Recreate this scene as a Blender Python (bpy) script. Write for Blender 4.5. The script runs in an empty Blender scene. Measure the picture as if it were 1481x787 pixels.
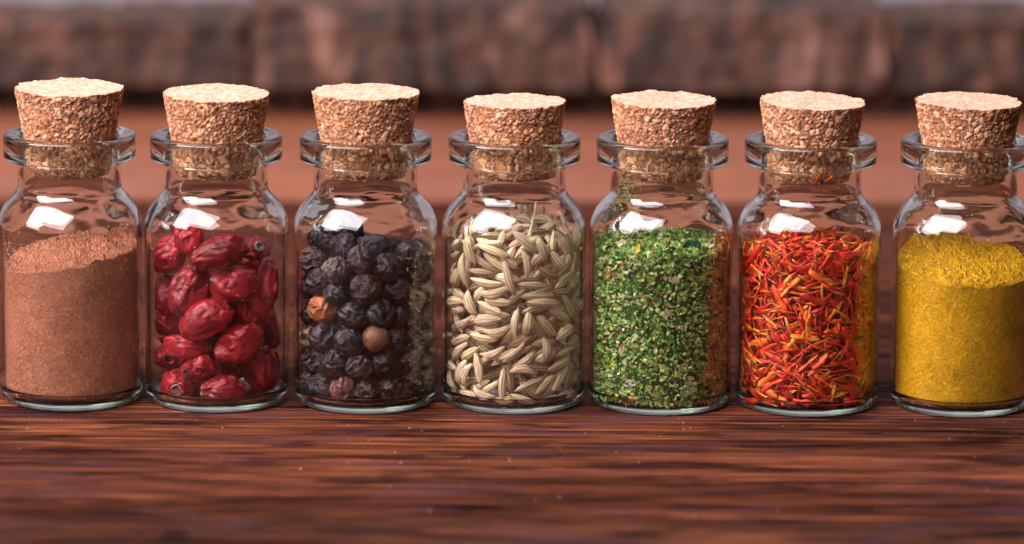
import bpy, math, random
import numpy as np
from mathutils import Matrix, Vector

random.seed(7)
RNG = np.random.default_rng(7)
MM = 0.001
PI = math.pi
scene = bpy.context.scene

# ------------------------------------------------------------------ camera
cam_data = bpy.data.cameras.new('camera')
cam = bpy.data.objects.new('camera', cam_data)
scene.collection.objects.link(cam)
cam_data.lens = 180
cam_data.sensor_width = 36
cam_data.clip_start = 0.02
cam_data.clip_end = 20
_pit, _roll = math.radians(11.5), math.radians(0.4)
_f = Vector((0, math.cos(_pit), -math.sin(_pit)))
_r = Vector((1, 0, 0))
_u = _r.cross(_f)
_r2 = _r * math.cos(_roll) + _u * math.sin(_roll)
_u2 = -_r * math.sin(_roll) + _u * math.cos(_roll)
_c = Vector((0, 0, 0.028)) - _f * 1.107
cam.matrix_world = Matrix(((_r2.x, _u2.x, -_f.x, _c.x), (_r2.y, _u2.y, -_f.y, _c.y),
                           (_r2.z, _u2.z, -_f.z, _c.z), (0, 0, 0, 1)))
cam_data.dof.use_dof = True
cam_data.dof.focus_distance = 1.100
cam_data.dof.aperture_fstop = 10.5
scene.camera = cam

# ------------------------------------------------------------------ light and exposure
world = bpy.data.worlds.new('World')
scene.world = world
world.use_nodes = True
_bg = world.node_tree.nodes['Background']
_bg.inputs[0].default_value = (1.0, 0.93, 0.88, 1)
_bg.inputs[1].default_value = 0.035

def area(name, loc, target, sx, sy, power, col):
    l = bpy.data.lights.new(name, 'AREA')
    l.shape = 'RECTANGLE'
    l.size, l.size_y, l.energy, l.color = sx, sy, power, col
    o = bpy.data.objects.new(name, l)
    scene.collection.objects.link(o)
    o.location = loc
    o.rotation_euler = (Vector(target) - Vector(loc)).to_track_quat('-Z', 'Y').to_euler()
    return o
area('key_softbox', (-0.46, -0.48, 0.74), (0, 0, 0.03), 1.05, 0.62, 21, (1.0, 0.95, 0.985))
area('low_softbox', (-1.15, -0.60, 0.66), (0, 0, 0.03), 0.60, 0.50, 16, (1.0, 0.94, 0.92))
area('back_softbox', (0.0, 0.75, 1.10), (0, 1.1, 0.0), 1.4, 0.5, 8, (1.0, 0.94, 0.97))

scene.view_settings.view_transform = 'Standard'
scene.view_settings.look = 'None'
scene.view_settings.exposure = 0.16
scene.view_settings.gamma = 1.0
scene.view_settings.use_curve_mapping = False
scene.render.engine = 'CYCLES'
cy = scene.cycles
cy.max_bounces = 24
cy.transmission_bounces = 20
cy.glossy_bounces = 8
cy.diffuse_bounces = 4
cy.transparent_max_bounces = 8
cy.caustics_refractive = True
cy.caustics_reflective = True
cy.blur_glossy = 0.3
cy.sample_clamp_indirect = 12.0
cy.use_denoising = True
try:
    cy.denoiser = 'OPENIMAGEDENOISE'
    cy.denoising_input_passes = 'RGB_ALBEDO_NORMAL'
    cy.denoising_prefilter = 'ACCURATE'
except Exception:
    pass

# ------------------------------------------------------------------ numpy noise
def _hash(ix, iy, iz, s=0):
    h = (ix.astype(np.int64) * 73856093) ^ (iy.astype(np.int64) * 19349663) ^ (iz.astype(np.int64) * 83492791) ^ (s * 2654435761)
    h = (h ^ (h >> 13)) * 1274126177
    h = h & 0x7fffffff
    h = (h ^ (h >> 16)) * 668265263
    return ((h & 0x7fffffff) >> 4) % 100003 / 100003.0

def vnoise(p, s=0):
    i = np.floor(p); f = p - i
    f = f * f * f * (f * (f * 6 - 15) + 10)
    i = i.astype(np.int64); out = 0
    for dx in (0, 1):
        for dy in (0, 1):
            for dz in (0, 1):
                w = (f[:, 0] if dx else 1 - f[:, 0]) * (f[:, 1] if dy else 1 - f[:, 1]) * (f[:, 2] if dz else 1 - f[:, 2])
                out = out + w * _hash(i[:, 0] + dx, i[:, 1] + dy, i[:, 2] + dz, s)
    return out * 2 - 1

def fbm(p, o=4, s=0):
    a, t, n = 0, 1.0, 0
    for k in range(o):
        a = a + t * vnoise(p * (2.03 ** k) + 17.3 * k, s + k); n += t; t *= 0.5
    return a / n

def worley(p, s=0):
    i = np.floor(p).astype(np.int64)
    f1 = np.full(len(p), 9.0); f2 = np.full(len(p), 9.0); cid = np.zeros(len(p))
    for dx in (-1, 0, 1):
        for dy in (-1, 0, 1):
            for dz in (-1, 0, 1):
                a, b, c = i[:, 0] + dx, i[:, 1] + dy, i[:, 2] + dz
                q = np.stack([a + _hash(a, b, c, s + 1), b + _hash(a, b, c, s + 2), c + _hash(a, b, c, s + 3)], 1)
                d = np.linalg.norm(p - q, axis=1)
                h = _hash(a, b, c, s + 4)
                m = d < f1
                f2 = np.where(m, f1, np.minimum(f2, d))
                cid = np.where(m, h, cid)
                f1 = np.where(m, d, f1)
    return f1, f2, cid

def smooth(a, b, x):
    t = np.clip((x - a) / (b - a), 0, 1)
    return t * t * (3 - 2 * t)

def ramp(t, stops):
    xs = [s[0] for s in stops]; cs = np.array([s[1] for s in stops])
    return np.stack([np.interp(t, xs, cs[:, k]) for k in range(3)], 1)

# ------------------------------------------------------------------ mesh helpers (coordinates in mm)
def mesh_np(name, V, F, mat=None, smooth_=True, col=None):
    """V (n,3) in mm, F = list of int arrays (m,3) or (m,4)"""
    me = bpy.data.meshes.new(name)
    if not isinstance(F, (list, tuple)):
        F = [F]
    V = np.asarray(V, dtype=np.float32) * MM
    me.vertices.add(len(V)); me.vertices.foreach_set('co', V.ravel())
    loops = np.concatenate([f.ravel() for f in F]).astype(np.int32)
    tot = np.concatenate([np.full(len(f), f.shape[1]) for f in F]).astype(np.int32)
    start = np.concatenate([[0], np.cumsum(tot)[:-1]]).astype(np.int32)
    me.loops.add(len(loops)); me.loops.foreach_set('vertex_index', loops)
    me.polygons.add(len(tot)); me.polygons.foreach_set('loop_start', start)
    me.polygons.foreach_set('loop_total', tot)
    me.update(calc_edges=True)
    me.validate(clean_customdata=False)
    me.polygons.foreach_set('use_smooth', np.full(len(me.polygons), smooth_))
    if col is not None:
        a = me.color_attributes.new('tint', 'FLOAT_COLOR', 'POINT')
        c = np.ones((len(V), 4), dtype=np.float32); c[:, :3] = col
        a.data.foreach_set('color', c.ravel())
    if mat: me.materials.append(mat)
    return me

def link(name, me, parent=None, loc=(0, 0, 0), **props):
    o = bpy.data.objects.new(name, me)
    scene.collection.objects.link(o)
    if parent: o.parent = parent
    o.location = [c * MM for c in loc]
    for k, v in props.items(): o[k] = v
    return o

def grid_faces(rows, seg, wrap=True):
    r = np.arange(rows - 1)[:, None]; s = np.arange(seg if wrap else seg - 1)[None, :]
    a = r * seg + s; b = r * seg + (s + 1) % seg
    return np.stack([a, b, b + seg, a + seg], -1).reshape(-1, 4)

def catmull(pts, n):
    P = np.array([pts[0]] + list(pts) + [pts[-1]], float); out = []
    for i in range(1, len(P) - 2):
        p0, p1, p2, p3 = P[i - 1], P[i], P[i + 1], P[i + 2]
        for k in range(n):
            t = k / n
            out.append(.5 * ((2 * p1) + (-p0 + p2) * t + (2 * p0 - 5 * p1 + 4 * p2 - p3) * t * t + (-p0 + 3 * p1 - 3 * p2 + p3) * t ** 3))
    out.append(P[-2])
    return np.array(out)

def join(parts):
    """parts: list of (V, F(m,k), C or None) with the same k"""
    Vs, Fs, Cs, n = [], [], [], 0
    for V, F, C in parts:
        Vs.append(V); Fs.append(F + n); Cs.append(C); n += len(V)
    return np.concatenate(Vs), np.concatenate(Fs), (np.concatenate(Cs) if Cs[0] is not None else None)

def instances(V, F, mats, offs, cols):
    """many copies of one small mesh: mats (n,3,3), offs (n,3), cols (n,3)"""
    n = len(offs)
    W = np.einsum('nij,vj->nvi', mats, V) + offs[:, None, :]
    G = F[None] + (np.arange(n) * len(V))[:, None, None]
    C = np.repeat(cols, len(V), 0)
    return W.reshape(-1, 3), G.reshape(-1, F.shape[1]), C

# ------------------------------------------------------------------ materials
def mat_new(name):
    m = bpy.data.materials.new(name); m.use_nodes = True
    nt = m.node_tree
    return m, nt, nt.nodes['Principled BSDF']

def nd(nt, kind, **kw):
    n = nt.nodes.new(kind)
    for k, v in kw.items():
        if k.startswith('i_'):
            key = k[2:]
            n.inputs[int(key) if key.isdigit() else key].default_value = v
        else: setattr(n, k, v)
    return n

def colramp(nt, stops, interp='LINEAR'):
    n = nt.nodes.new('ShaderNodeValToRGB'); r = n.color_ramp; r.interpolation = interp
    while len(r.elements) < len(stops): r.elements.new(0.5)
    for e, (p, c) in zip(r.elements, stops):
        e.position = p; e.color = (*c, 1)
    return n

def mix(nt, a, b, fac, mode='MIX'):
    n = nt.nodes.new('ShaderNodeMix'); n.data_type = 'RGBA'; n.blend_type = mode
    for s, v in ((6, a), (7, b), (0, fac)):
        if hasattr(v, 'is_linked') or hasattr(v, 'links'): nt.links.new(v, n.inputs[s])
        elif isinstance(v, tuple): n.inputs[s].default_value = (*v, 1)
        else: n.inputs[s].default_value = v
    return n.outputs[2]

def coords(nt, scale, loc=(0, 0, 0)):
    t = nd(nt, 'ShaderNodeTexCoord'); mp = nd(nt, 'ShaderNodeMapping')
    mp.inputs['Scale'].default_value = scale; mp.inputs['Location'].default_value = loc
    nt.links.new(t.outputs['Object'], mp.inputs['Vector'])
    return mp.outputs['Vector']

def noise(nt, vec, scale, detail=4, rough=.55, dist=0):
    n = nd(nt, 'ShaderNodeTexNoise'); n.inputs['Scale'].default_value = scale
    n.inputs['Detail'].default_value = detail; n.inputs['Roughness'].default_value = rough
    n.inputs['Distortion'].default_value = dist
    nt.links.new(vec, n.inputs['Vector'])
    return n.outputs['Fac']

def bump(nt, bsdf, h, strength, dist):
    b = nd(nt, 'ShaderNodeBump'); b.inputs['Strength'].default_value = strength
    b.inputs['Distance'].default_value = dist
    nt.links.new(h, b.inputs['Height']); nt.links.new(b.outputs['Normal'], bsdf.inputs['Normal'])

def glass_mat():
    m, nt, b = mat_new('clear_glass')
    b.inputs['Base Color'].default_value = (0.985, 1.0, 0.99, 1)
    b.inputs['Transmission Weight'].default_value = 1
    b.inputs['Roughness'].default_value = 0
    b.inputs['IOR'].default_value = 1.5
    va = nd(nt, 'ShaderNodeVolumeAbsorption')
    va.inputs['Color'].default_value = (0.50, 0.90, 0.55, 1); va.inputs['Density'].default_value = 13
    nt.links.new(va.outputs[0], nt.nodes['Material Output'].inputs['Volume'])
    return m

def tint_mat(name, rough=.6, spec=.4, grain=None, random_ramp=None, coat=0, sss=0, bump_s=None):
    """albedo from the mesh's own 'tint' attribute, optionally varied per object and by a fine grain"""
    m, nt, b = mat_new(name)
    a = nd(nt, 'ShaderNodeVertexColor', layer_name='tint')
    c = a.outputs['Color']
    if random_ramp:
        oi = nd(nt, 'ShaderNodeObjectInfo'); r = colramp(nt, random_ramp)
        nt.links.new(oi.outputs['Random'], r.inputs[0])
        c = mix(nt, c, r.outputs[0], 1.0, 'MULTIPLY')
    if grain:
        v = coords(nt, (1, 1, 1)); n = noise(nt, v, grain[0], 3, .6)
        r = colramp(nt, [(0.3, (1 - grain[1],) * 3), (0.7, (1 + grain[1],) * 3)])
        nt.links.new(n, r.inputs[0]); c = mix(nt, c, r.outputs[0], 1.0, 'MULTIPLY')
    nt.links.new(c, b.inputs['Base Color'])
    b.inputs['Roughness'].default_value = rough
    b.inputs['Specular IOR Level'].default_value = spec
    b.inputs['Coat Weight'].default_value = coat
    b.inputs['Coat Roughness'].default_value = .25
    if sss:
        b.inputs['Subsurface Weight'].default_value = sss
        b.inputs['Subsurface Radius'].default_value = (1, .2, .1)
        b.inputs['Subsurface Scale'].default_value = .0012
    if bump_s:
        v = coords(nt, (1, 1, 1)); n = noise(nt, v, bump_s[0], 4, .6); bump(nt, b, n, bump_s[1], bump_s[2])
    return m

def wood_mat(name, dark, mid, light, stain, seed, rough=.60, contrast=1.0, spec=.03):
    m, nt, b = mat_new(name)
    L = nt.links
    n1 = noise(nt, coords(nt, (12, 760, 760), (seed, seed * 2.3, 0)), 1.0, 7, .70, .12)       # broad streaks
    n2 = noise(nt, coords(nt, (45, 3200, 3200), (seed * 3, 0, 0)), 1.0, 3, .6, .05)            # pores
    n3 = noise(nt, coords(nt, (30, 150, 150), (seed, seed, 0)), 1.0, 7, .72, .5)             # dark blotches
    n4 = noise(nt, coords(nt, (5, 46, 46), (seed * 5, seed, 0)), 1.0, 3, .5, .6)              # plank-long bands
    n5 = noise(nt, coords(nt, (26, 90, 90), (seed * 7, 3, 0)), 1.0, 5, .62, .6)               # violet stain
    r1 = colramp(nt, [(.34, dark), (.48, mid), (.60, light)]); L.new(n1, r1.inputs[0])
    fine = colramp(nt, [(.38, (.25, .20, .22)), (.50, (1, 1, 1)), (.62, (1.8, 1.7, 1.6))]); L.new(n2, fine.inputs[0])
    c = mix(nt, r1.outputs[0], fine.outputs[0], .9, 'MULTIPLY')
    blotch = colramp(nt, [(.40, (.20, .15, .19)), (.50, (.8, .76, .78)), (.60, (1.15, 1.1, 1.05))]); L.new(n3, blotch.inputs[0])
    c = mix(nt, c, blotch.outputs[0], contrast, 'MULTIPLY')
    band = colramp(nt, [(.40, (.42, .38, .42)), (.56, (1.15, 1.12, 1.1))]); L.new(n4, band.inputs[0])
    c = mix(nt, c, band.outputs[0], .8 * contrast, 'MULTIPLY')
    r5 = colramp(nt, [(.52, (0, 0, 0)), (.70, (.5, .5, .5))]); L.new(n5, r5.inputs[0])
    c = mix(nt, c, stain, r5.outputs[0])
    L.new(c, b.inputs['Base Color'])
    rr = nd(nt, 'ShaderNodeMapRange'); L.new(n3, rr.inputs[0])
    rr.inputs[1].default_value = .3; rr.inputs[2].default_value = .7
    rr.inputs[3].default_value = rough; rr.inputs[4].default_value = rough + .25
    b.inputs['Specular IOR Level'].default_value = spec
    L.new(rr.outputs[0], b.inputs['Roughness'])
    mx = nd(nt, 'ShaderNodeMath', operation='ADD'); L.new(n1, mx.inputs[0]); L.new(n2, mx.inputs[1])
    bump(nt, b, mx.outputs[0], .30, .00022)
    return m

M_GLASS = glass_mat()
M_CORK = tint_mat('cork', .85, .25, grain=(2600, .16), bump_s=(3500, .5, .0001))

# ------------------------------------------------------------------ table, backdrop
def plank_mesh(name, x0, x1, y0, y1, z0, z1, mat, bev=.7):
    xs = np.array([x0, x0 + bev * .3, x0 + bev, x1 - bev, x1 - bev * .3, x1])
    nx = np.concatenate([xs[:3], np.linspace(x0 + 20, x1 - 20, 60), xs[3:]])
    prof = [(y0, z0), (y0, z1 - bev), (y0 + bev * .3, z1 - bev * .3), (y0 + bev, z1)]
    prof += [(y, z1) for y in np.linspace(y0 + 6, y1 - 6, 24)]
    prof += [(y1 - bev, z1), (y1 - bev * .3, z1 - bev * .3), (y1, z1 - bev), (y1, z0)]
    prof = np.array(prof)
    V = np.array([[x, y, z] for x in nx for y, z in prof])
    edge = np.exp(-np.minimum(V[:, 1] - y0, y1 - V[:, 1]) / 1.5)
    V[:, 2] += np.where(V[:, 2] > z1 - bev - .01, fbm(V * np.array([.02, .15, 0]), 3, 5) * .5 * edge - .3 * edge * (V[:, 2] > z1 - .01), 0)
    V[:, 1] += fbm(V * np.array([.03, 0, 0]) + 7, 4, 9) * .35 * (edge > .5)
    n = len(prof)
    F = grid_faces(len(nx), n, True)
    caps = [np.arange(n)[None, :], (np.arange(n)[::-1] + (len(nx) - 1) * n)[None, :]]
    return mesh_np(name, V, [F] + caps, mat, True)

table = link('wooden_table', None, label='dark reddish brown wooden table of long planks under the spice jars', category='table')
W1 = wood_mat('walnut_stained', (.016, .006, .005), (.072, .022, .012), (.24, .078, .034), (.068, .029, .045), 1.7)
W2 = wood_mat('walnut_stained_near', (.015, .006, .005), (.062, .022, .013), (.165, .060, .030), (.052, .025, .034), 8.1)
W3 = wood_mat('warm_worn_board', (.18, .050, .024), (.27, .084, .038), (.36, .122, .058), (.28, .15, .15), 4.4, .5, .25, .4)
for nm, y0, y1, w, lab in (('plank', -330, -103.4, W2, 'nearest plank, out of focus'), ('plank', -102.6, 231.2, W1, 'dark plank the jars stand on'),
                           ('plank', 232, 470, W3, 'warmer orange brown plank at the back')):
    link(nm, plank_mesh('plank', -650, 650, y0, y1, -22, 0, w), table, label=lab)

bwall_m, nt, b = mat_new('pale_lilac_plaster')
v = coords(nt, (3, 3, 3)); n = noise(nt, v, 1.5, 3)
r = colramp(nt, [(.3, (.48, .42, .47)), (.7, (.60, .54, .60))]); nt.links.new(n, r.inputs[0])
nt.links.new(r.outputs[0], b.inputs['Base Color']); b.inputs['Roughness'].default_value = .9
V = np.array([[-2500, 1600, -900], [2500, 1600, -900], [2500, 1600, 1600], [-2500, 1600, 1600],
              [-2500, 1660, -900], [2500, 1660, -900], [2500, 1660, 1600], [-2500, 1660, 1600]])
F = np.array([[0, 1, 2, 3], [5, 4, 7, 6], [4, 0, 3, 7], [1, 5, 6, 2], [3, 2, 6, 7], [4, 5, 1, 0]])
link('wall', mesh_np('wall', V, F, bwall_m, False), kind='structure')

def block_mat():
    m, nt, b = mat_new('rough_bark_brown')
    L = nt.links
    v = coords(nt, (110, 110, 34)); n = noise(nt, v, 1, 5, .6, .8)
    r = colramp(nt, [(.34, (.014, .007, .006)), (.46, (.050, .021, .015)), (.56, (.12, .052, .030)), (.68, (.26, .14, .105))]); L.new(n, r.inputs[0])
    v2 = coords(nt, (20, 20, 20), (4, 2, 1)); n2 = noise(nt, v2, 1, 3)
    r2 = colramp(nt, [(.35, (.45, .42, .45)), (.65, (1.25, 1.15, 1.15))]); L.new(n2, r2.inputs[0])
    c = mix(nt, r.outputs[0], r2.outputs[0], 1.0, 'MULTIPLY')
    L.new(c, b.inputs['Base Color']); b.inputs['Roughness'].default_value = .8
    return m
M_BLOCK = block_mat()

def rough_block(x0, x1, y0, y1, h, seed, base=0):
    nx, ny, nz = int((x1 - x0) / 1.6), 24, 20
    parts = []
    def face(o, du, dv, nu, nv):
        u, w = np.meshgrid(np.linspace(0, 1, nu), np.linspace(0, 1, nv), indexing='ij')
        P = np.array(o)[None] + u.reshape(-1, 1) * np.array(du, float)[None] + w.reshape(-1, 1) * np.array(dv, float)[None]
        f = grid_faces(nu, nv, False)
        parts.append((P, f, None))
    X, Y = x1 - x0, y1 - y0
    face((x0, y0, 0), (X, 0, 0), (0, 0, h), nx, nz)
    face((x1, y1, 0), (-X, 0, 0), (0, 0, h), nx, nz)
    face((x0, y1, 0), (0, -Y, 0), (0, 0, h), ny, nz)
    face((x1, y0, 0), (0, Y, 0), (0, 0, h), ny, nz)
    face((x0, y0, h), (X, 0, 0), (0, Y, 0), nx, ny)
    face((x0, y1, 0), (X, 0, 0), (0, -Y, 0), nx, ny)
    V, F, _ = join(parts)
    c = np.array([(x0 + x1) / 2, (y0 + y1) / 2, h / 2]); q = (V - c) / np.array([X / 2, Y / 2, h / 2])
    k = np.max(np.abs(q), 1)[:, None]
    rr = 1 - .015 * (np.linalg.norm(q, axis=1)[:, None] - 1)
    V = c + (V - c) * rr
    d = fbm(V * .16 + seed, 4, seed) * 2.2 + fbm(V * np.array([.5, .5, .12]) + seed, 3, seed + 3) * 1.2
    dirs = q / np.linalg.norm(q, axis=1)[:, None]
    d = np.where(V[:, 2] > h * .8, d + fbm(V * np.array([.045, .045, 0]) + seed, 3, seed + 9) * 4.5 * smooth(h * .7, h, V[:, 2]), d)
    V = V + dirs * d[:, None]
    V[:, 2] = np.maximum(V[:, 2], 0.02) * (h - base) / h + base
    return V, F
blocks = [(-187, -76.4, 352, 400, 27, 'leftmost rough brown wooden block blurred behind the powder jar'),
          (-74.4, 22, 349, 398, 33, 'rough brown wooden block blurred behind the peppercorn jar'),
          (24, 105.0, 351, 400, 31.5, 'rough dark brown wooden block blurred behind the green herb jar'),
          (107, 215, 353, 401, 29.5, 'rightmost rough brown wooden block blurred behind the yellow powder jar')]
for i, (x0, x1, y0, y1, h, lab) in enumerate(blocks):
    V, F = rough_block(x0, x1, y0, y1, h, 11 + i * 5, 9.5)
    link('wooden_block', mesh_np('wooden_block', V, F, M_BLOCK, True), label=lab, category='wooden block',
         group='rough wooden blocks along the back of the table')

V, F = rough_block(-220, 225, 367, 388, 10, 78)  # added under the lifted blocks so their overhang shades the foot
link('added_batten', mesh_np('added_batten', V, F, M_BLOCK, True), label='batten added beneath the rough blocks, set back so their foot lies in shade', category='added batten')
V, F = rough_block(-220, 225, 404, 424, 22, 77)  # added behind the blocks so the gaps between them stay dark
link('added_batten', mesh_np('added_batten', V, F, M_BLOCK, True), label='low batten added behind the four rough blocks to darken the gaps', category='added batten')

# ------------------------------------------------------------------ the jar
OUT = [(0, .40), (6, .36), (10.5, .24), (12.4, .08), (13.2, 0), (14.0, .14), (14.75, .6), (15.28, 1.4), (15.5, 2.6), (15.5, 6), (15.5, 20),
       (15.5, 35.5), (15.48, 38.0), (15.32, 39.7), (14.85, 41.3), (14.0, 42.9), (12.95, 44.2), (12.0, 45.1), (11.4, 45.9), (11.14, 46.9), (11.1, 48.2),
       (11.1, 51.6), (11.2, 52.2), (11.7, 52.6), (12.8, 52.72), (13.7, 52.9), (14.1, 53.35), (14.2, 54.1), (14.2, 57.2), (14.12, 57.85), (13.75, 58.2),
       (13.1, 58.3), (12.3, 58.3), (11.4, 58.1), (10.65, 57.55), (10.2, 56.7), (9.98, 55.5), (9.95, 52), (9.95, 47.3), (10.15, 45.9), (10.8, 44.7),
       (11.9, 43.6), (12.95, 42.3), (13.8, 40.8), (14.25, 39.3), (14.4, 37.8), (14.42, 35.5), (14.42, 20), (14.42, 5.0), (14.33, 3.5), (13.9, 2.4), (13.1, 1.8), (11.6, 1.55), (6, 1.65), (0, 1.7)]
def jar_mesh(seed):
    P = catmull(OUT, 4)
    P[:, 0] = np.maximum(P[:, 0], 0)
    seg = 144
    th = np.arange(seg) / seg * 2 * PI
    body = P[1:-1]
    V = np.stack([body[:, :1] * np.cos(th)[None], body[:, :1] * np.sin(th)[None], np.repeat(body[:, 1:], seg, 1)], -1).reshape(-1, 3)
    # moulded glass: the inside skin is a little uneven, more so in the shoulder
    half = int(len(body) * 35 / 54)
    inner = np.repeat((np.arange(len(body)) > half).astype(float), seg)
    sh = smooth(35, 40, V[:, 2]) * (1 - smooth(45.5, 48.5, V[:, 2]))
    ang = V.copy(); ang[:, 2] *= 1.4
    w = fbm(ang * .13 + seed * 3.1, 2, seed) * (.04 + .22 * sh) * inner
    w += fbm(V * .12 + seed * 1.7, 2, seed + 9) * (.015 + .09 * sh) * (1 - inner)
    w += fbm(V * .55 + seed * .7, 2, seed + 19) * .022 * sh
    r = np.maximum(np.hypot(V[:, 0], V[:, 1]), 1e-6)
    V[:, 0] += V[:, 0] / r * w; V[:, 1] += V[:, 1] / r * w
    F = grid_faces(len(body), seg)
    n = len(V)
    V = np.concatenate([V, [[0, 0, P[0, 1]], [0, 0, P[-1, 1]]]])
    a = np.arange(seg); b_ = (a + 1) % seg
    T1 = np.stack([b_, a, np.full(seg, n)], 1)
    o = (len(body) - 1) * seg
    T2 = np.stack([a + o, b_ + o, np.full(seg, n + 1)], 1)
    return mesh_np('glass_body', V, [F, T1, T2], M_GLASS, True)

def cork_mesh(seed, top, r_top=11.65, bottom=-8.5):
    seg = 340
    h = top - bottom
    slope = (r_top - 9.95) / top
    rb = 9.95 + bottom * slope * .85
    nt_, ns = 36, 88
    rows = []
    for k in range(1, nt_): rows.append((r_top * (k / nt_), top, 0, 1))
    for k in range(ns + 1):
        t = k / ns; z = top - h * t
        rad = 9.95 + z * slope if z > 0 else 9.95 + z * slope * .85
        rows.append((rad, z, 1, 0))
    for k in range(1, 12): rows.append((rb * (1 - k / 12), bottom, 0, -1))
    R = np.array(rows); th = np.arange(seg) / seg * 2 * PI
    V = np.stack([R[:, :1] * np.cos(th)[None], R[:, :1] * np.sin(th)[None], np.repeat(R[:, 1:2], seg, 1)], -1).reshape(-1, 3)
    side = np.repeat(R[:, 2], seg); tp = np.repeat(R[:, 3], seg)
    N = np.stack([np.tile(np.cos(th), len(R)) * side, np.tile(np.sin(th), len(R)) * side, tp], 1)
    Q = V + seed * 31.7
    warp = np.stack([vnoise(Q * .9, 1), vnoise(Q * .9, 2), vnoise(Q * .9, 3)], 1) * .45
    f1, f2, cid = worley(Q * .74 + warp, seed)
    g1, g2, cid2 = worley(Q * 1.75 + warp, seed + 40)
    e1 = f2 - f1; e2 = g2 - g1
    big = (cid > .62)
    e = np.where(big, e1 * 1.0, np.minimum(e1, e2 * .75))
    idc = np.where(big, cid, cid2)
    crev = 1 - smooth(.02, .20, e)
    pit = (idc > .90) * smooth(.02, .25, e) * (~big)
    pits2 = smooth(.30, .55, fbm(Q * 1.5, 3, seed + 7))
    disp = -.30 * crev - .42 * pit - .28 * pits2 + (idc - .5) * .18 + fbm(Q * 2.6, 3, seed + 70) * .12
    amt = np.where(tp != 0, .32, 1.0)
    # inside the neck the cork is squeezed against the glass
    rr = np.hypot(V[:, 0], V[:, 1])
    disp = disp * amt
    inneck = (V[:, 2] < .4) & (side > 0)
    disp = np.where(inneck, np.minimum(disp, 0) - .08, disp)
    tone = (idc * 7.31) % 1
    c = ramp(tone, [(0, (.40, .135, .060)), (.25, (.60, .255, .125)), (.7, (.69, .345, .19)), (1, (.76, .44, .27))])
    dark = np.array([.15, .050, .026])
    k = np.clip(crev * .80 + pit * .7 + pits2 * .6, 0, .93)[:, None]
    c = c * (1 - k) + dark * k
    topc = ramp(tone, [(0, (.60, .32, .21)), (.5, (.75, .46, .33)), (1, (.80, .55, .42))])
    topc = topc * (1 - k * .55) + np.array([.33, .17, .10]) * k * .55
    c = np.where((tp > 0)[:, None], topc, c)
    V = V + N * disp[:, None]
    # crumbly upper rim
    rim = np.exp(-((V[:, 2] - top) ** 2) / .5) * (rr > r_top - 1.0)
    wob = fbm(np.stack([np.cos(np.arctan2(V[:, 1], V[:, 0])) * 5, np.sin(np.arctan2(V[:, 1], V[:, 0])) * 5, V[:, 2] * .6], 1) + seed, 4, seed + 90)
    V[:, 0] *= 1 + rim * wob * .03; V[:, 1] *= 1 + rim * wob * .03
    V[:, 2] += rim * wob * .35
    F = grid_faces(len(R), seg)[:, ::-1]
    n = len(V)
    V = np.concatenate([V, [[0, 0, top], [0, 0, bottom]]]); c = np.concatenate([c, [[.7, .48, .34], [.4, .2, .1]]])
    a = np.arange(seg); b_ = (a + 1) % seg; o = (len(R) - 1) * seg
    return mesh_np('cork_stopper', V, [F, np.stack([a, b_, np.full(seg, n)], 1), np.stack([b_ + o, a + o, np.full(seg, n + 1)], 1)], M_CORK, True, c)

JARS = [(-95.25, -2.15), (-63.68, -2.49), (-31.61, -2.81), (.36, -2.15), (32.13, -2.15), (63.96, -2.47), (97.46, -2.1)]
CORKS = [(9.9, 11.75, .5, 0, 0), (9.0, 11.45, .8, .6, 0), (9.5, 11.6, .3, -.4, .1), (7.6, 11.05, -.3, -1.0, 0), (8.2, 11.3, 1.0, .3, .1), (8.2, 11.4, 1.6, .8, .25), (8.4, 11.5, 1.4, .4, .3)]
JLAB = ['corked glass jar of reddish brown spice powder, leftmost in the row',
        'corked glass jar half clear above wrinkled red rose hips, second from the left',
        'corked glass jar of black peppercorns between the red hips and the fennel seeds',
        'corked glass jar of pale striped fennel seeds in the middle of the row',
        'corked glass jar of green dried herb flakes beside the fennel seed jar',
        'corked glass jar of tangled red and orange petal shreds, second from the right',
        'corked glass jar of yellow curry powder, rightmost and cut by the picture edge']
for i, (x, y) in enumerate(JARS):
    j = link('spice_jar', None, None, (x, y, 0), label=JLAB[i], category='jar', group='corked glass spice jars standing in a row')
    j.rotation_euler = (0, 0, math.radians(37 * i))
    link('glass_body', jar_mesh(3 + i * 4), j)
    top, rt, ty, tx, off = CORKS[i]
    c = link('cork_stopper', cork_mesh(2 + i, top, rt), j, (0, 0, 58.25))
    c.rotation_euler = (math.radians(tx), math.radians(ty), 0)
    # undo the jar's turn for the lean, keep every cork's own grain
    c.rotation_euler = (Matrix.Rotation(-math.radians(37 * i), 3, 'Z') @ Matrix.Rotation(math.radians(ty), 3, 'Y') @ Matrix.Rotation(math.radians(tx), 3, 'X')).to_euler()

RI = 14.42   # inside radius

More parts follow.
